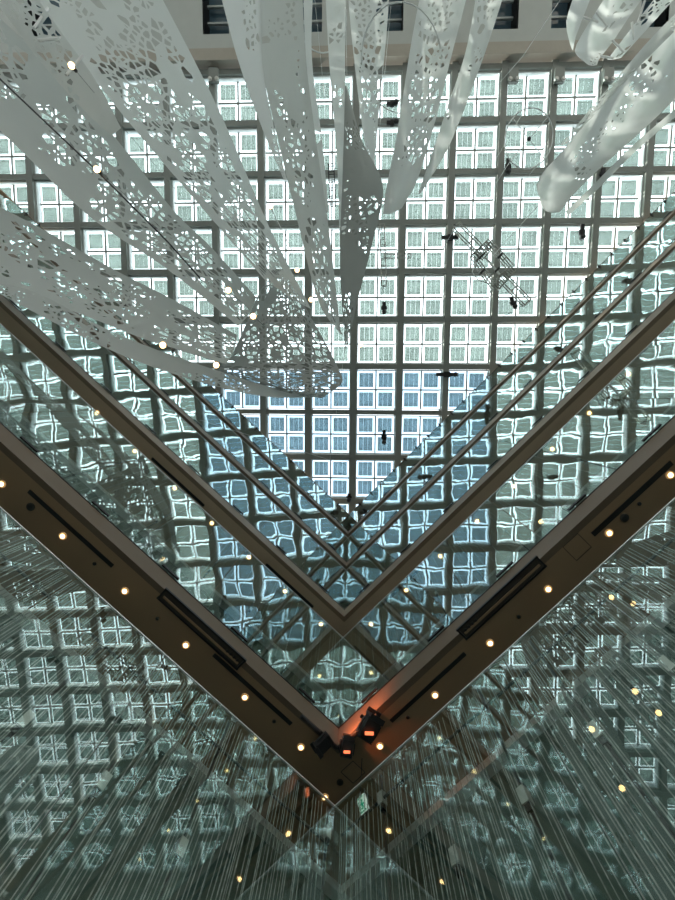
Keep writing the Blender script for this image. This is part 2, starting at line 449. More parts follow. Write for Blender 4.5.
# ------------------------------------------------------------------ tension rods with metal clamps
def rod(s, t, hs, h0, h1, label, group, big=1.0, d=-0.16):
    r = empty('tension_rod', wp(s, t, d, h0)); tag(r, label, 'tension rod', group)
    m = MB(); m.tube([wp(s, t, d, h0), wp(s, t, d, h1)], 0.026 * big, 8); m.build('rod', M['cable'], r, True)
    for h in hs:
        m = MB(); m.box(wp(s, t, d + 0.02, h), WALL[s]['u'], WALL[s]['n'], (0, 0, 1), 0.13 * big, 0.13 * big, 0.26 * big)
        cl = m.build('clamp', M['clamp'], r)
        m = MB(); m.box(wp(s, t, d + 0.02, h - 0.19 * big), WALL[s]['u'], WALL[s]['n'], (0, 0, 1), 0.09 * big, 0.09 * big, 0.12 * big)
        m.build('clamp_collar', M['dark'], cl)
blocksL = [(179, 850), (101, 784), (23, 722)]
blocksR = [(383, 800), (457, 859), (526, 798), (598, 733), (670, 667)]
for s, bl in (('left', blocksL), ('right', blocksR)):
    q = sorted(on_wall(s, a, b, -0.16) for a, b in bl)
    for i, (t, h) in enumerate(q):
        rod(s, t, [h], 0.4, LEVELS[0]['G'], '%s dark tension rod from the corner with a pale clamp, lower %s glass' % (ORD[i].capitalize(), s), 'tension rods behind the lower glass')
rod('left', 0.1, [on_wall('left', 334, 841, -0.1)[1]], 0.4, LEVELS[0]['G'], 'Dark tension rod with clamp standing in the very corner of the lower glass', 'tension rods behind the lower glass', 0.9, -0.1)
upL = [(158, 521), (92, 470), (210, 570), (250, 610)]; upR = [(437, 594), (471, 562), (505, 530), (540, 497), (580, 460)]
for s, bl in (('left', upL), ('right', upR)):
    q = sorted(on_wall(s, a, b, -0.16) for a, b in bl)
    for i, (t, h) in enumerate(q):
        rod(s, t, [min(max(h, 11.5), 14.8)], LEVELS[0]['T'], LEVELS[1]['G'], '%s thin rod with a small clamp from the corner, %s glass under second slab' % (ORD[i].capitalize(), s), 'tension rods behind the second glass storey', 0.6)
for s in ('left', 'right'):               # slender transom of the lower glass
    h = on_wall(s, 90, 632, -0.1)[1] if s == 'left' else on_wall(s, 600, 603, -0.1)[1]
    m = MB(); m.tube([wp(s, 0.1, -0.12, h), wp(s, 17, -0.12, h)], 0.03, 6)
    o = m.build('transom_cable', M['cable'], origin=wp(s, 4, -0.12, h))
    tag(o, 'thin dark horizontal cable behind the lower %s glass' % s, 'cable', 'horizontal cables behind the glass')

# ------------------------------------------------------------------ fittings in the soffits
def downlight(p, label, group, r=0.06, k=1.0):
    o = empty('downlight', p); tag(o, label, 'ceiling light', group)
    m = MB(); m.lathe(Vector(p) - Vector((0, 0, 0.02)), [(r * 1.5, 0), (r * 1.6, 0.005), (r * 1.6, 0.03), (r * 0.9, 0.03)], n=20); m.build('trim_ring', M['trimring'], o)
    m = MB(); m.lathe(Vector(p) - Vector((0, 0, 0.045)), [(r * 0.4, 0), (r * 0.85, 0.012), (r, 0.04), (r, 0.05)], n=20); m.build('bulb', M['glow'], o, True)
z = LEVELS[0]['B']
rows = {('left', 0): [(301, 747), (245, 697), (186, 645), (125, 591), (63, 536), (2, 484)],
        ('right', 0): [(380, 746), (435, 695), (490, 643), (548, 589), (609, 533), (670, 475)],
        ('left', 1): [(321, 624), (285, 591), (249, 557), (212, 523), (175, 488), (135, 451), (97, 413)],
        ('right', 1): [(371, 624), (406, 590), (440, 556), (477, 521), (514, 486), (552, 449), (589, 413), (628, 374)]}
for (s, lv), pts in rows.items():
    for i, (a, b) in enumerate(pts):
        downlight(at(a, b, LEVELS[lv]['B'] - 0.005), '%s warm round downlight from the corner, %s wing of the %s balcony soffit' % (ORD[i].capitalize(), s, LVL[lv]), 'downlights in the %s balcony soffit' % LVL[lv], 0.06 if lv == 0 else 0.075)
downlight(at(325, 797, z - 0.005), 'Warm round downlight alone near the glass corner of the lowest soffit', 'downlights in the lowest balcony soffit')
def slot(s, pa, pb, w, framed, label, lv=0):
    h = LEVELS[lv]['B']
    ta, da = wall_td(s, at(*pa, h)); tb, db = wall_td(s, at(*pb, h)); d = (da + db) / 2
    if ta > tb: ta, tb = tb, ta
    r = empty('air_slot', wp(s, (ta + tb) / 2, d, h)); tag(r, label, 'air vent', 'linear air slots in the balcony soffits')
    U, Nn, Z = WALL[s]['u'], WALL[s]['n'], (0, 0, 1)
    L = tb - ta; c = (ta + tb) / 2
    m = MB(); m.box(wp(s, c, d, h - 0.012), U, Nn, Z, L, w, 0.02); m.build('slot_opening', M['black'] if not framed else M['recess'], r)
    if framed:
        m = MB()
        for q in (-1, 1):
            m.box(wp(s, c, d + q * (w / 2 + 0.02), h - 0.025), U, Nn, Z, L + 0.1, 0.045, 0.05)
            m.box(wp(s, c + q * (L / 2 + 0.02), d, h - 0.025), U, Nn, Z, 0.045, w, 0.048)
        m.build('slot_frame', M['dark'], r)
        m = MB()
        m.box(wp(s, c, d - w * 0.12, h - 0.03), U, Nn, Z, L * 0.96, 0.05, 0.035); m.build('deflector_bar', M['soffit'], r)
        m = MB()
        for q in range(4): m.box(wp(s, ta + 0.12 + q * 0.11, d + 0.02, h - 0.03), U, Nn, Z, 0.05, 0.08, 0.03)
        m.build('terminal_block', M['black'], r)
slot('left', (163, 594), (241, 663), 0.26, True, 'Long framed recessed slot in the left soffit of the lowest slab')
slot('right', (462, 633), (540, 562), 0.26, True, 'Long framed recessed slot in the right soffit of the lowest slab')
slot('left', (29, 491), (113, 566), 0.10, False, 'Thin dark air slot in the lowest left soffit, farthest from the corner')
slot('left', (213, 655), (292, 723), 0.10, False, 'Thin dark air slot in the lowest left soffit, beside the spotlights')
slot('right', (390, 720), (466, 654), 0.10, False, 'Thin dark air slot in the lowest right soffit, beside the spotlights')
slot('right', (592, 534), (672, 463), 0.12, False, 'Thin dark air slot in the lowest right soffit, farthest from the corner')
slot('left', (266, 564), (313, 607), 0.11, False, 'Thin dark slot in the second slab soffit, left wing, nearest the corner', 1)
slot('left', (152, 458), (204, 506), 0.11, False, 'Thin dark slot in the second slab soffit, left wing, middle of its length', 1)
slot('right', (381, 607), (424, 563), 0.11, False, 'Thin dark slot in the second slab soffit, right wing, nearest the corner', 1)
slot('right', (500, 488), (552, 438), 0.11, False, 'Thin dark slot in the second slab soffit, right wing, middle of its length', 1)
def hatch(s, p, sz, label):
    t, d = wall_td(s, at(*p, z)); r = empty('access_panel', wp(s, t, d, z)); tag(r, label, 'access panel', 'access panels in the lowest soffit')
    m = MB()
    for q in (-1, 1):
        m.box(wp(s, t + q * sz / 2, d, z - 0.005), WALL[s]['u'], WALL[s]['n'], (0, 0, 1), 0.012, sz, 0.012)
        m.box(wp(s, t, d + q * sz / 2, z - 0.005), WALL[s]['u'], WALL[s]['n'], (0, 0, 1), sz, 0.012, 0.011)
    pf = m.build('panel_frame', M['recess'], r)
    m = MB(); m.box(wp(s, t, d, z - 0.003), WALL[s]['u'], WALL[s]['n'], (0, 0, 1), sz - 0.03, sz - 0.03, 0.008); m.build('panel', M['soffit'], r)
hatch('right', (577, 547), 0.45, 'Square flush access panel in the right soffit between two downlights')
hatch('right', (353, 772), 0.42, 'Square flush access panel in the soffit corner under the spotlights')
def disc(p, r, label, name, cat, lv=0):
    o = empty(name, at(*p, LEVELS[lv]['B'])); tag(o, label, cat, 'round fittings in the lowest soffit')
    m = MB(); m.lathe(at(*p, LEVELS[lv]['B'] - 0.03), [(r * 0.8, 0), (r, 0.01), (r, 0.035)], n=24); m.build('rim', M['recess'], o)
    m = MB(); m.lathe(at(*p, LEVELS[lv]['B'] - 0.04), [(r * 0.5, 0), (r * 0.75, 0.008), (r * 0.75, 0.02)], n=24); m.build('grille', M['black'], o)
disc((30, 507), 0.10, 'Round dark speaker grille in the left soffit near the picture edge', 'ceiling_speaker', 'speaker')
disc((625, 518), 0.10, 'Round dark speaker grille in the right soffit beside the last thin slot', 'ceiling_speaker', 'speaker')
disc((340, 783), 0.085, 'Round dark speaker grille in the soffit corner below the access panel', 'ceiling_speaker', 'speaker')
for p, lab in (((157, 619), 'left soffit beside the framed slot'), ((519, 617), 'right soffit beside the framed slot'), ((408, 718), 'right soffit between spotlights and thin slot'), ((274, 722), 'left soffit near the thin slot by the corner'), ((94, 564), 'left soffit beside the long thin slot'), ((640, 504), 'right soffit beside the speaker')):
    disc(p, 0.045, 'Tiny dark sprinkler head in the ' + lab, 'sprinkler_head', 'sprinkler')

# ------------------------------------------------------------------ stage spotlights in the corner of the lowest slab
zc = LEVELS[0]['B'] - 0.06
tr_ = empty('spotlight_track', at(345, 742, zc)); tag(tr_, 'dark V-shaped lighting track in the soffit corner', 'lighting track')
m = MB(); m.tube([at(301, 716, zc), at(337, 748, zc)], 0.05, 8); m.tube([at(338, 748, zc), at(377, 715, zc)], 0.05, 8); m.build('rail', M['black'], tr_)
m = MB()
for p in ((310, 724), (326, 739), (355, 733), (372, 719)): m.box(at(*p, zc + 0.03), (1, 0, 0), (0, 1, 0), (0, 0, 1), 0.06, 0.06, 0.12)
m.build('bracket', M['dark'], tr_)
def spot(p, aim, size, lit, label):
    c = at(*p, zc - 0.25); r = empty('stage_spotlight', c); tag(r, label, 'spotlight', 'stage spotlights at the slab corner')
    a = Vector(aim).normalized(); x = a.cross(Vector((0, 0, 1))).normalized(); y = x.cross(a)
    m = MB(); m.box(c, x, y, a, size * 0.85, size * 0.7, size * 1.1); m.box(c + a * size * 0.62, x, y, a, size, size * 0.85, size * 0.14); hs = m.build('lamp_housing', M['black'], r)
    m = MB()
    for q in (-1, 1): m.box(c + x * q * size * 0.56, x, y, a, size * 0.06, size * 0.22, size * 0.8)
    m.box(c - a * size * 0.0 + Vector((0, 0, size * 0.62)), x, a, (0, 0, 1), size * 1.15, size * 0.2, size * 0.06); m.tube([c + Vector((0, 0, size * 0.6)), c + Vector((0, 0, 0.28))], 0.03)
    m.build('yoke', M['dark'], r)
    m = MB()
    for k in (-1, 0, 1, 2): m.box(c - a * (0.35 + 0.12 * k) * size, x, y, a, size * 0.95, size * 0.78, size * 0.03)
    m.build('cooling_fin', M['dark'], hs)
    for q in (-1, 1):
        m = MB(); m.box(c + a * size * 0.75 + y * q * size * 0.5, x, (y + a * q * 0.5).normalized(), a, size * 0.9, size * 0.05, size * 0.3)
        m.build('barn_door', M['black'], hs)
    if lit:
        m = MB(); n = Vector((0, 0, -1))
        m.box(c + Vector((0.0, -0.02, -size * 0.5)), (1, 0, 0), (0, 1, 0.0), (0, 0, 1), size * 0.5, size * 0.17, 0.03); m.build('lamp_lens', M['orange'], hs)
spot((324, 743), (-0.5, 0.3, -0.35), 0.30, False, 'Black unlit spotlight at the left end of the corner track')
spot((347, 748), (0.1, -0.5, 0.3), 0.30, True, 'Small black spotlight with orange lens in the middle of the corner')
spot((369, 728), (0.45, -0.7, 0.25), 0.40, True, 'Larger black spotlight with orange lens on the right of the corner')
for p, h, e, col in (((352, 727), 10.2, 80, (1.0, 0.25, 0.09)), ((372, 706), 10.35, 40, (1.0, 0.25, 0.09))):
    l = bpy.data.lights.new('spotlight_beam', 'SPOT'); l.energy = e; l.color = col; l.shadow_soft_size = 0.05; l.spot_size = 2.2; l.spot_blend = 0.9
    o = bpy.data.objects.new('spotlight_beam', l); C.objects.link(o)
    c = at(*p, h); t, d = wall_td('right', c); c = wp('right', max(t, 0.25), 0.45, h - 0.25); o.location = c
    o.rotation_euler = (wp('right', max(t, 0.25) + 0.1, 0, h + 0.1) - c).to_track_quat('-Z', 'Y').to_euler()

# exit sign hanging behind the right glass
hE = 8.9; ce = at(363, 804, hE)
ex_ = empty('exit_sign', ce); tag(ex_, 'Small green and white running-man exit sign seen through the right glass', 'exit sign')
u, nrm = WALL['right']['u'], WALL['right']['n']
SW, SH = 0.27, 0.29
uu = Vector((0.45, -0.9, 0)).normalized(); vv = Vector((0.35, 0.55, -1.0)); vv = (vv - uu * vv.dot(uu)).normalized(); nn = uu.cross(vv)
if nn.dot(Vector((0, 0, EYE)) - ce) < 0: nn = -nn
uu = Vector((0.62, -0.5, 0.0)).normalized()
uu = (uu - nn * uu.dot(nn)).normalized(); vv = nn.cross(uu)
if (vv.y) < 0: vv = -vv
m = MB(); m.box(ce, uu, vv, nn, SW, SH, 0.05); m.build('sign_box', M['exitwhite'], ex_)
m = MB(); k = nn * 0.03
def sq(cx, cy, w, h): m.box(ce + uu * cx * SW + vv * cy * SH + k, uu, vv, nn, w * SW, h * SH, 0.012)
sq(-0.05, -0.42, 0.75, 0.06); sq(-0.05, 0.42, 0.75, 0.06); sq(0.1, -0.2, 0.14, 0.14); sq(0.02, 0.02, 0.2, 0.28); sq(-0.14, -0.02, 0.22, 0.08); sq(0.2, 0.02, 0.2, 0.07); sq(-0.1, 0.24, 0.24, 0.08); sq(0.14, 0.26, 0.1, 0.2); sq(-0.35, 0.05, 0.08, 0.6)
m.build('running_figure', M['green'], ex_)
m = MB(); m.tube([ce - vv * 0.17, Vector((ce.x, ce.y, LEVELS[0]['B'] + EYE))], 0.012); m.build('hanger', M['dark'], ex_)

# ------------------------------------------------------------------ perforated fabric ribbons
def clip(poly, px, py, nx, ny):
    out = []; n = len(poly)
    for i in range(n):
        a = poly[i]; b = poly[(i + 1) % n]
        da = (a[0] - px) * nx + (a[1] - py) * ny; db = (b[0] - px) * nx + (b[1] - py) * ny
        if da <= 0: out.append(a)
        if (da < 0 < db) or (db < 0 < da):
            k = da / (da - db); out.append((a[0] + (b[0] - a[0]) * k, a[1] + (b[1] - a[1]) * k))
    return out
def voronoi(W, L, n, rg):
    pts = [(rg.uniform(0, W), rg.uniform(0, L)) for _ in range(n)]
    cell = math.sqrt(W * L / n) * 2.2
    grid = {}
    for i, p in enumerate(pts): grid.setdefault((int(p[0] / cell), int(p[1] / cell)), []).append(i)
    res = []
    for i, (x, y) in enumerate(pts):
        gx, gy = int(x / cell), int(y / cell)
        nb = [j for a in (-2, -1, 0, 1, 2) for b in (-2, -1, 0, 1, 2) for j in grid.get((gx + a, gy + b), ()) if j != i]
        nb.sort(key=lambda j: (pts[j][0] - x) ** 2 + (pts[j][1] - y) ** 2)
        poly = [(0, 0), (W, 0), (W, L), (0, L)]
        for j in nb[:40]:
            qx, qy = pts[j]; poly = clip(poly, (x + qx) / 2, (y + qy) / 2, qx - x, qy - y)
            if not poly: break
        if len(poly) >= 5 and rg.random() < 0.55:
            k = rg.choice((2, len(poly) - 2)); a = rg.randrange(len(poly)); poly = poly[a:] + poly[:a]
            res.append(poly[:k + 1]); res.append(poly[k:] + poly[:1])
        elif len(poly) >= 3: res.append(poly)
    return res
def catmull(vals, t):
    n = len(vals) - 1; x = min(max(t, 0), 1) * n; i = min(int(x), n - 1); f = x - i
    p1, p2 = vals[i], vals[i + 1]; p0 = vals[i - 1] if i > 0 else p1 * 2 - p2; p3 = vals[i + 2] if i + 2 <= n else p2 * 2 - p1
    return 0.5 * ((2 * p1) + (p2 - p0) * f + (p0 * 2 - p1 * 5 + p2 * 4 - p3) * f * f + (p1 * 3 - p0 - p2 * 3 + p3) * f ** 3)
def ribbon(label, st, bulge=0.6, holes=0.5, cell=0.28, seed=1, strut=0.032, stretch=1.6, margin=0.10, solid_end=(0, 0), edge_hem=True, mat='fab'):
    """st: stations (left px, py, right px, py, h left, h right)."""
    Ls = [at(a, b, h) for a, b, c, d, h, k in st]; Rs = [at(c, d, k) for a, b, c, d, h, k in st]
    def surf(u, v):
        a = catmull(Ls, v); b = catmull(Rs, v)
        w = (b - a); up = Vector((0, 0, 1))
        return a + w * u + up * (bulge * 4 * u * (1 - u)) * min(1, w.length / 2.0)
    mids = [surf(0.5, i / 24) for i in range(25)]
    L = sum((q - p).length for p, q in zip(mids, mids[1:]))
    W = sum((catmull(Rs, i / 10) - catmull(Ls, i / 10)).length for i in range(11)) / 11
    rg = random.Random(seed)
    holes = holes + 0.14; strut *= 1.15
    n = int(min(1900, max(40, W * L / stretch / (cell * cell))))
    cells = voronoi(W, L / stretch, n, rg)
    mb = MB()
    so = rg.uniform(0, 90)
    for poly in cells:
        cx = sum(p[0] for p in poly) / len(poly); cy = sum(p[1] for p in poly) / len(poly)
        inr = 1e9
        for i in range(len(poly)):
            a = poly[i]; b = poly[(i + 1) % len(poly)]
            ln = math.hypot(b[0] - a[0], b[1] - a[1])
            if ln < 1e-6: continue
            inr = min(inr, abs((b[0] - a[0]) * (a[1] - cy) - (a[0] - cx) * (b[1] - a[1])) / ln)
        u, v = cx / W, cy * stretch / L
        nv = noise.noise(Vector((cx * 0.80 + cy * 0.40 + so, cy * 0.62 - cx * 0.35, so))) * 0.9 + 0.5
        hole = nv < holes and margin < u < 1 - margin and solid_end[0] < v < 1 - solid_end[1] and rg.random() < 0.93
        f = (inr - strut) / inr if inr > 1e-6 else 0
        if edge_hem and not (margin < u < 1 - margin): hole = False
        P3 = [surf(p[0] / W, p[1] * stretch / L) for p in poly]
        if hole and f > 0.18:
            Q3 = [surf((cx + (p[0] - cx) * f) / W, (cy + (p[1] - cy) * f) * stretch / L) for p in poly]
            k = len(poly)
            for i in range(k):
                j = (i + 1) % k
                mb.poly([P3[i], P3[j], Q3[j], Q3[i]])
        else:
            cc = surf(u, v); k = len(poly)
            for i in range(k): mb.poly([P3[i], P3[(i + 1) % k], cc])
    o = mb.build('fabric_ribbon', M[mat], recalc=False, origin=mids[12])
    bm = bmesh.new(); bm.from_mesh(o.data); bmesh.ops.remove_doubles(bm, verts=bm.verts, dist=0.004)
    bmesh.ops.recalc_face_normals(bm, faces=bm.faces); bm.to_mesh(o.data); bm.free()
    for p in o.data.polygons: p.use_smooth = True
    tag(o, label, 'fabric ribbon', 'perforated white ribbons hanging under the skylight')
    return o
RB = [
 ('Broad perforated white ribbon sweeping down from the upper left to the grey folded end',
  [(20, -25, 150, -25, 19, 20), (100, 86, 217, 106, 18.8, 19.8), (166, 166, 267, 222, 18.6, 19.5), (264, 279, 311, 309, 18.6, 19.0)], dict(bulge=0.5, holes=0.60, seed=3, cell=0.30)),
 ('Narrow pale ribbon with small holes at the top left corner, rounded lower end',
  [(-20, -20, 24, -20, 17.5, 17.8), (36, 56, 64, 36, 17.6, 17.9), (78, 104, 98, 84, 17.8, 18.0), (110, 135, 121, 128, 18, 18.1)], dict(bulge=0.15, holes=0.45, seed=5, cell=0.17, strut=0.024)),
 ('Wide perforated ribbon with a black cable crossing it at the left',
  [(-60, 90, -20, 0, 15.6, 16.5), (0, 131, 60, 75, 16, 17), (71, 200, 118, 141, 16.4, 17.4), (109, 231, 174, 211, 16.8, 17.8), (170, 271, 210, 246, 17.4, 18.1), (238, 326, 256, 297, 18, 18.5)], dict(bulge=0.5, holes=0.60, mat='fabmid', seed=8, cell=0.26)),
 ('Lower left perforated ribbon lying over the brown balcony edges',
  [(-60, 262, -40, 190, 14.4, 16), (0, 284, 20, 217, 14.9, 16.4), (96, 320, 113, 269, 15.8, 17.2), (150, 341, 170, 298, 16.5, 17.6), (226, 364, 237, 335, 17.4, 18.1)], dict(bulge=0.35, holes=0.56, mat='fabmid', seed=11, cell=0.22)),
 ('Thin curled ribbon edge below the lower left ribbon, crossing the slab ends',
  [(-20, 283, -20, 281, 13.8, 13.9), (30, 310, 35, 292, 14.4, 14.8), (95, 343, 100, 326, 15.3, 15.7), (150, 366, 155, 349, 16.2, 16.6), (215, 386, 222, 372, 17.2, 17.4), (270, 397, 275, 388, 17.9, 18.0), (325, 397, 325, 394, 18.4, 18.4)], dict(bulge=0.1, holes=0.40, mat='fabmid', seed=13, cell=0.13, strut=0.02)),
 ('Dark grey perforated folded end hanging in the middle of the ribbons',
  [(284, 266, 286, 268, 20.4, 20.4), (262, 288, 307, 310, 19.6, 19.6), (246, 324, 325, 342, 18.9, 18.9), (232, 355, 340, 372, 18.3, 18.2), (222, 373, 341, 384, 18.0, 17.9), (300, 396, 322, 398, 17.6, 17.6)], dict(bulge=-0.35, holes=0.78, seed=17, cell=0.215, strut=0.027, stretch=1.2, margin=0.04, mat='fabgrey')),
 ('Smooth pale ribbon face on the left side of the tall centre ribbon',
  [(218, -15, 262, -15, 18.5, 20.2), (238, 60, 262, 60, 18.7, 20.0), (262, 128, 274, 128, 18.9, 19.8), (284, 180, 287, 180, 19.1, 19.6)], dict(bulge=0.1, holes=0.12, mat='fabwhite', seed=19, cell=0.2)),
 ('Tall centre ribbon with a band of shard-shaped holes and a pointed tip',
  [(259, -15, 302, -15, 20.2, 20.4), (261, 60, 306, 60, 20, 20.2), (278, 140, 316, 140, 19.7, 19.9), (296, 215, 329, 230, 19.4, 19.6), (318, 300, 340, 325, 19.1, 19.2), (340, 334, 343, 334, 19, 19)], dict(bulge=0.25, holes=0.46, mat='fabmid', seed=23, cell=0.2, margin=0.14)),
 ('Slim plain white strip right beside the tall centre ribbon',
  [(303, -15, 313, -15, 20.8, 21), (306, 60, 312, 60, 20.6, 20.8), (315, 140, 322, 140, 20.4, 20.6), (325, 210, 329, 214, 20, 20.2)], dict(bulge=0.1, holes=0.05, seed=29, cell=0.25)),
 ('Plain white vertical strip left of the pointed grey piece',
  [(325, -15, 346, -15, 21.8, 22), (329, 60, 345, 60, 21.5, 21.7), (337, 160, 347, 160, 21, 21.3), (340, 255, 346, 258, 20.6, 20.9)], dict(bulge=0.1, holes=0.10, seed=31, cell=0.25)),
 ('Pointed grey sail-shaped piece with a bulging right edge, tip down',
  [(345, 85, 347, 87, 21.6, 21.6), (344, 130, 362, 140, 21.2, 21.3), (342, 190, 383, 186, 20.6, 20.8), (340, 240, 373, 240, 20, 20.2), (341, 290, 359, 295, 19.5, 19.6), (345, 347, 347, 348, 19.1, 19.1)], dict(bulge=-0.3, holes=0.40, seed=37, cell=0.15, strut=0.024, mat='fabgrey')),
 ('Lacy perforated strip straight above the pointed grey piece',
  [(347, -15, 390, -15, 22.5, 22.7), (352, 40, 386, 40, 22.2, 22.5), (360, 110, 379, 110, 22, 22.2), (368, 165, 374, 168, 21.8, 22)], dict(bulge=0.3, holes=0.56, seed=41, cell=0.2)),
 ('Ribbon with a plain round bottom right of the pointed grey piece',
  [(422, -15, 470, -15, 23, 23.2), (410, 50, 453, 50, 22.6, 22.9), (398, 128, 436, 118, 22.2, 22.5), (386, 190, 418, 178, 21.9, 22.1), (383, 214, 402, 208, 21.8, 21.9)], dict(bulge=0.5, holes=0.50, seed=43, cell=0.19, solid_end=(0, 0.36))),
 ('Narrow twisting ribbon to the right of the round-bottomed one',
  [(478, -15, 507, -15, 23.2, 23.6), (466, 50, 486, 50, 22.8, 23.3), (448, 105, 464, 110, 22.5, 23), (433, 150, 446, 152, 22.3, 22.6), (418, 194, 422, 192, 22.1, 22.3)], dict(bulge=0.4, holes=0.36, seed=47, cell=0.17, solid_end=(0, 0.45))),
 ('Left strip of the looped ribbon at the top right',
  [(578, -15, 596, -15, 22, 22.3), (569, 10, 584, 15, 21.9, 22.3), (566, 25, 576, 36, 21.9, 22.2), (570, 44, 573, 51, 22, 22.1)], dict(bulge=0.1, holes=0.06, mat='fabwhite', seed=53, cell=0.22)),
 ('Broad middle strip of the looped ribbon at the top right, round end',
  [(615, -18, 656, -18, 22.6, 23), (597, 10, 634, 10, 22.4, 22.8), (580, 38, 614, 40, 22.2, 22.5), (575, 52, 600, 58, 22.1, 22.3), (586, 63, 597, 65, 22.1, 22.2)], dict(bulge=0.35, holes=0.08, mat='fabwhite', seed=59, cell=0.18)),
 ('Right strip of the looped ribbon at the top right',
  [(668, -18, 690, -18, 23.2, 23.4), (640, 17, 658, 17, 23, 23.2), (607, 60, 621, 58, 22.8, 22.9)], dict(bulge=0.1, holes=0.08, mat='fabwhite', seed=61, cell=0.2)),
 ('Large sunlit white ribbon slanting down from the right edge, blunt end',
  [(676, 18, 745, 40, 20.6, 21.4), (645, 50, 700, 76, 20.7, 21.5), (603, 98, 645, 128, 20.8, 21.5), (565, 148, 598, 170, 20.9, 21.4), (538, 180, 574, 194, 21, 21.3), (541, 204, 560, 212, 21.1, 21.2)], dict(bulge=0.8, holes=0.12, mat='fabwhite', seed=67, cell=0.16, solid_end=(0, 0.3))),
 ('Thin perforated grey edge strip above the large sunlit ribbon',
  [(690, 0, 700, 8, 20.2, 20.3), (655, 34, 668, 38, 20.3, 20.4), (620, 74, 634, 72, 20.4, 20.5), (560, 145, 568, 143, 20.6, 20.7)], dict(bulge=0.1, holes=0.52, seed=71, cell=0.13, strut=0.02)),
 ('Very slim plain strip running below the large sunlit ribbon',
  [(700, 88, 705, 94, 21.6, 21.7), (675, 109, 678, 115, 21.5, 21.6), (632, 146, 636, 151, 21.4, 21.5), (596, 182, 600, 187, 21.3, 21.4), (565, 212, 569, 215, 21.2, 21.2)], dict(bulge=0.0, holes=0.0, seed=73, cell=0.3)),
]
for lab, st, kw in RB:
    sd = kw['seed']
    if sd in (3, 8, 11, 13): fh = lambda h: 14.8 + (h - 14.4) * 1.90 if h < 19.2 else 23.9 + (h - 19.2)
    elif sd == 17: fh = lambda h: 22.4 + (h - 18.2) * 1.5
    elif sd in (19, 23, 29, 31, 37, 41): fh = lambda h: h + 3.0
    else: fh = lambda h: h
    ribbon(lab, [(a, b, c, d, fh(h), fh(k)) for a, b, c, d, h, k in st], **kw)

# ------------------------------------------------------------------ rings, bars and cables that carry the ribbons
def hoop(c, r, h, tilt, label, cross=True):
    cc = at(*c, h); o = empty('hanging_hoop', cc); tag(o, label, 'hoop', 'wire hoops under the skylight')
    R = Matrix.Rotation(tilt[0], 3, 'X') @ Matrix.Rotation(tilt[1], 3, 'Y'); rr = r * h / FPX
    m = MB(); m.tube([cc + R @ Vector((math.cos(k * 0.19635) * rr, math.sin(k * 0.19635) * rr, 0)) for k in range(32)], 0.035, 6, True); m.build('ring', M['thinwhite'], o, True)
    if cross:
        for a in (0.7, 2.3):
            d = R @ Vector((math.cos(a) * rr, math.sin(a) * rr, 0)); m = MB(); m.tube([cc - d, cc + d], 0.022); m.build('cross_wire', M['thinwhite'], o)
        m = MB(); m.lathe(cc - Vector((0, 0, 0.12)), [(0.05, 0), (0.12, 0.06), (0.12, 0.16), (0.05, 0.22)], n=10); m.build('hub', M['dark'], o, True)
    m = MB()
    for a in (0.2, 2.3, 4.4):
        d = R @ Vector((math.cos(a) * rr, math.sin(a) * rr, 0)); m.tube([cc + d, Vector((cc.x + d.x, cc.y + d.y, ZB + 0.02))], 0.012)
    m.build('suspension_wire', M['thinwhite'], o)
hoop((529, 139), 24, 29, (0.25, -0.2), 'White wire hoop with crossed wires left of the large sunlit ribbon')
hoop((400, 62), 40, 24.5, (0.9, 0.5), 'Large dark-looking wire hoop behind the ribbons at top centre', False)
hoop((322, 18), 24, 25, (0.6, -0.4), 'Small wire hoop behind the slim strip at the top', False)
loop = [((574, 14), (598, 22)), ((596, 12), (607, 26)), ((612, 40), (624, 52)), ((632, 22), (634, 40)), ((645, 0), (638, 22)), ((600, 56), (613, 58))]
o = empty('ribbon_spreader', at(605, 35, 22.4)); tag(o, 'White spreader bars joining the strips of the looped ribbon, top right', 'spreader')
for a, b in loop:
    m = MB(); m.tube([at(*a, 22.35), at(*b, 22.5)], 0.05); m.build('bar', M['white'], o)
def cable(pts, r, mat, label, name='suspension_cable'):
    m = MB(); m.tube([at(*p) for p in pts], r); o = m.build(name, mat, origin=at(*pts[0])); tag(o, label, 'cable', 'cables among the ribbons')
cable([(-30, 55, 15.3), (0, 79, 15.6), (96, 170, 16.2), (167, 241, 16.8), (200, 278, 17.1)], 0.028, M['black'], 'Black cable running diagonally over the wide left ribbon')
cable([(66, 75, 17.5), (83, 55, 18.0)], 0.05, M['white'], 'Short white bar between the two ribbons at upper left')
cable([(34, 28, 17.5), (48, 8, 18.2)], 0.05, M['white'], 'Short white bar near the top left corner')
cable([(38, 40, 17.5), (64, 38, 18.2)], 0.05, M['white'], 'White bar under the window slot at the top left')
cable([(270, 206, 24), (292, 250, 20)], 0.015, M['thinwhite'], 'Thin pale cable below the bulb left of the tall centre ribbon')
cable([(493, 256, 26), (565, 175, 33.9), (608, 120, 33.9)], 0.015, M['thinwhite'], 'Thin pale stay cable from the frame lattice to the roof')
cable([(560, 0, 31), (523, 56, 32.5), (495, 88, 33.85)], 0.02, M['thinwhite'], 'Thin pale cable crossing the top ceiling')
cable([(200, 420, 21), (330, 460, 22), (345, 347, 19.1)], 0.010, M['thinwhite'], 'Very thin wire hanging from the pointed grey tip')
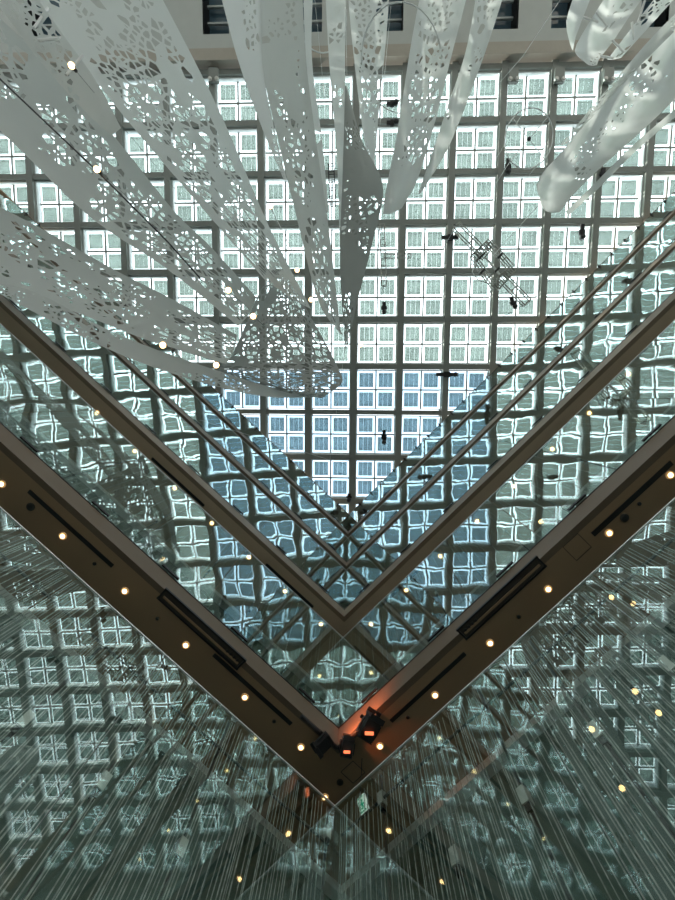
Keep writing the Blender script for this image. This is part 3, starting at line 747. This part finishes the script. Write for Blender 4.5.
for i, (p, h, w) in enumerate((((96.5, 169), 15.9, 'on the black cable at upper left'), ((270.5, 206.5), 24, 'left of the tall centre ribbon'), ((253, 316), 17.3, 'over the grey folded end'), ((311, 299.5), 22, 'below the tip of the broad ribbon'), ((297, 270), 23, 'above the grey folded end'), ((228, 290), 17.2, 'at the tip of the wide left ribbon'), ((216, 365), 17, 'at the tip of the lower left ribbon'), ((162.5, 345), 15.8, 'under the lower left ribbon'), ((71, 65), 16.6, 'between the ribbons at the top left'), ((361, 345), 27, 'right of the pointed grey tip'))):
    c = at(*p, h); o = empty('pendant_bulb', c); tag(o, 'Tiny warm pendant bulb ' + w, 'pendant light', 'tiny warm bulbs among the ribbons')
    m = MB(); m.lathe(c - Vector((0, 0, 0.07)), [(0.02, 0), (0.09, 0.04), (0.11, 0.10), (0.07, 0.17), (0.03, 0.2)], n=14); m.build('bulb', M['glow'], o, True)
    m = MB(); m.lathe(c + Vector((0, 0, 0.13)), [(0.05, 0), (0.06, 0.03), (0.06, 0.16), (0.02, 0.18)], n=12); m.build('socket', M['black'], o, True)
    m = MB(); m.tube([c + Vector((0, 0, 0.3)), Vector((c.x, c.y, ZB + 0.03))], 0.008); m.build('cord', M['cable'], o)

# lighting frames hung beneath the roof
def beam3(m, a, b, w, hgt, r, n):
    a = Vector(a); b = Vector(b); d = (b - a).normalized(); x = d.cross(Vector((0, 0, 1))).normalized() * w / 2; zz = Vector((0, 0, hgt / 2))
    cs = [x + zz, -x + zz, x - zz, -x - zz]
    for c in cs: m.tube([a + c, b + c], r, 5)
    for i in range(n + 1):
        p = a + (b - a) * i / n
        for c, e in ((0, 1), (2, 3), (0, 2), (1, 3)): m.tube([p + cs[c], p + cs[e]], r * 0.8, 4)
o = empty('lighting_frame', at(492, 266, 29)); tag(o, 'Large silvery lattice rigging frame hung diagonally under the skylight', 'rigging frame', 'lattice frames under the skylight')
hT = 29.5
def rail(a, b, name, n, w=0.5):
    m = MB(); beam3(m, at(*a, hT), at(*b, hT), w, 0.35, 0.042, n); m.build(name, M['chrome'], o)
rail((456, 226), (486, 256), 'long_rail', 2); rail((500, 275), (527, 303), 'long_rail', 2)
rail((473, 259), (490, 243), 'ladder_truss', 6, 0.45); rail((496, 287), (512, 269), 'ladder_truss', 5, 0.45)
rail((476, 262), (494, 286), 'side_rail', 3, 0.3); rail((489, 243), (511, 268), 'side_rail', 3, 0.3)
m = MB(); m.tube([at(476, 262, hT - 0.5), at(472, 272, hT - 0.8), at(478, 280, hT - 0.9), at(490, 284, hT - 0.6)], 0.03); m.tube([at(486, 258, hT), at(500, 275, hT)], 0.07); m.build('hanging_hose', M['thinwhite'], o)
for p in ((482, 256), (500, 256), (482, 272), (497, 270)):
    m = MB(); c = at(*p, hT - 0.3); m.box(c, (0.7, -0.7, 0), (0.7, 0.7, 0), (0, 0, 1), 0.42, 0.13, 0.18); m.build('lamp_head', M['black'], o)
m = MB()
for p in ((456, 226), (527, 303), (490, 243), (496, 287)): m.tube([at(*p, hT), Vector((at(*p, hT).x, at(*p, hT).y, ZB + 0.02))], 0.02)
m.build('suspension_wire', M['cable'], o)
o = empty('lighting_frame', at(383, 265, 30)); tag(o, 'Small pale ladder truss hanging right of the pointed grey piece', 'rigging frame', 'lattice frames under the skylight')
m = MB(); beam3(m, at(382, 225, hT), at(384, 286, hT), 0.3, 0.3, 0.024, 9); m.build('ladder_truss', M['chrome'], o)
m = MB(); beam3(m, at(384, 256, hT), at(411, 256, hT), 0.25, 0.25, 0.022, 4); m.build('cross_truss', M['chrome'], o)
m = MB()
for p in ((382, 226), (384, 285)): m.tube([at(*p, hT), Vector((at(*p, hT).x, at(*p, hT).y, ZB + 0.02))], 0.02)
m.build('suspension_wire', M['cable'], o)
o = empty('lighting_frame', at(331, 180, 30)); tag(o, 'Short dark ladder truss between the centre strips', 'rigging frame', 'lattice frames under the skylight')
m = MB(); beam3(m, at(331, 165, hT), at(333, 205, hT), 0.35, 0.3, 0.03, 5); m.build('ladder_truss', M['dark'], o)

# small fittings on the roof beams
def fitting(p, ang, ln, label):
    c = at(*p, HR - 0.12); o = empty('beam_floodlight', c); tag(o, label, 'floodlight', 'small dark fittings on the roof beams')
    d = Vector((math.cos(ang), math.sin(ang), 0)); q = Vector((-d.y, d.x, 0)); s = ln * HR / FPX
    m = MB(); m.box(c, d, q, (0, 0, 1), s, 0.26, 0.16); m.box(c, d, q, (0, 0, 1), s * 0.3, 0.42, 0.12); m.build('lamp_arm', M['dark'], o)
    m = MB(); m.lathe(c + d * s * 0.36 - Vector((0, 0, 0.32)), [(0.06, 0), (0.17, 0.05), (0.17, 0.26), (0.08, 0.34)], n=12); m.build('lamp_head', M['black'], o, True)
for p, a, ln, w in (((384, 308), 1.57, 11, 'third cell right of the grey tip'), ((477, 436), 0, 0, ''), ((447, 374.5), 0, 21, 'bluish cells right of centre'), ((450, 237.5), 0, 16, 'beam beside the upper end of the lattice frame'), ((513, 303), 1.2, 11, 'lower end of the lattice frame'), ((508, 167), 1.57, 14, 'beam under the wire hoop'), ((384, 437), 1.57, 14, 'last cells above the corner'), ((392, 104), 0, 10, 'beam behind the round-bottomed ribbon'), ((392, 123), 0, 10, 'purlin behind the round-bottomed ribbon'), ((582, 232), 1.57, 14, 'beam right of the large sunlit ribbon'), ((603, 174), 1.57, 10, 'beam crossed by the slim strip'), ((349, 497), 1.57, 7, 'roof beam right over the glass corner')):
    if ln: fitting(p, a, ln, 'Small dark floodlight fitting on the roof, ' + w)
for i, (px, w) in enumerate(((214, 'left of the tall centre ribbon'), (513, 'above the wire hoop'), (559, 'left of the looped ribbon'), (608, 'behind the loop of the top right ribbon'))):
    c = at(px, 76, HR - 0.2); o = empty('beam_bracket', c); tag(o, 'Grey bolted steel bracket ending the roof beam ' + w, 'bracket', 'steel brackets at the roof beam ends')
    m = MB(); m.box(c, (1, 0, 0), (0, 1, 0), (0, 0, 1), 0.65, 0.9, 0.3); m.build('plate', M['steel'], o)
    m = MB()
    for q in (-1, 1): m.lathe(c + Vector((q * 0.24, 0.3, -0.3)), [(0.09, 0), (0.14, 0.05), (0.14, 0.2)], n=10)
    m.build('bolt', M['clamp'], o)
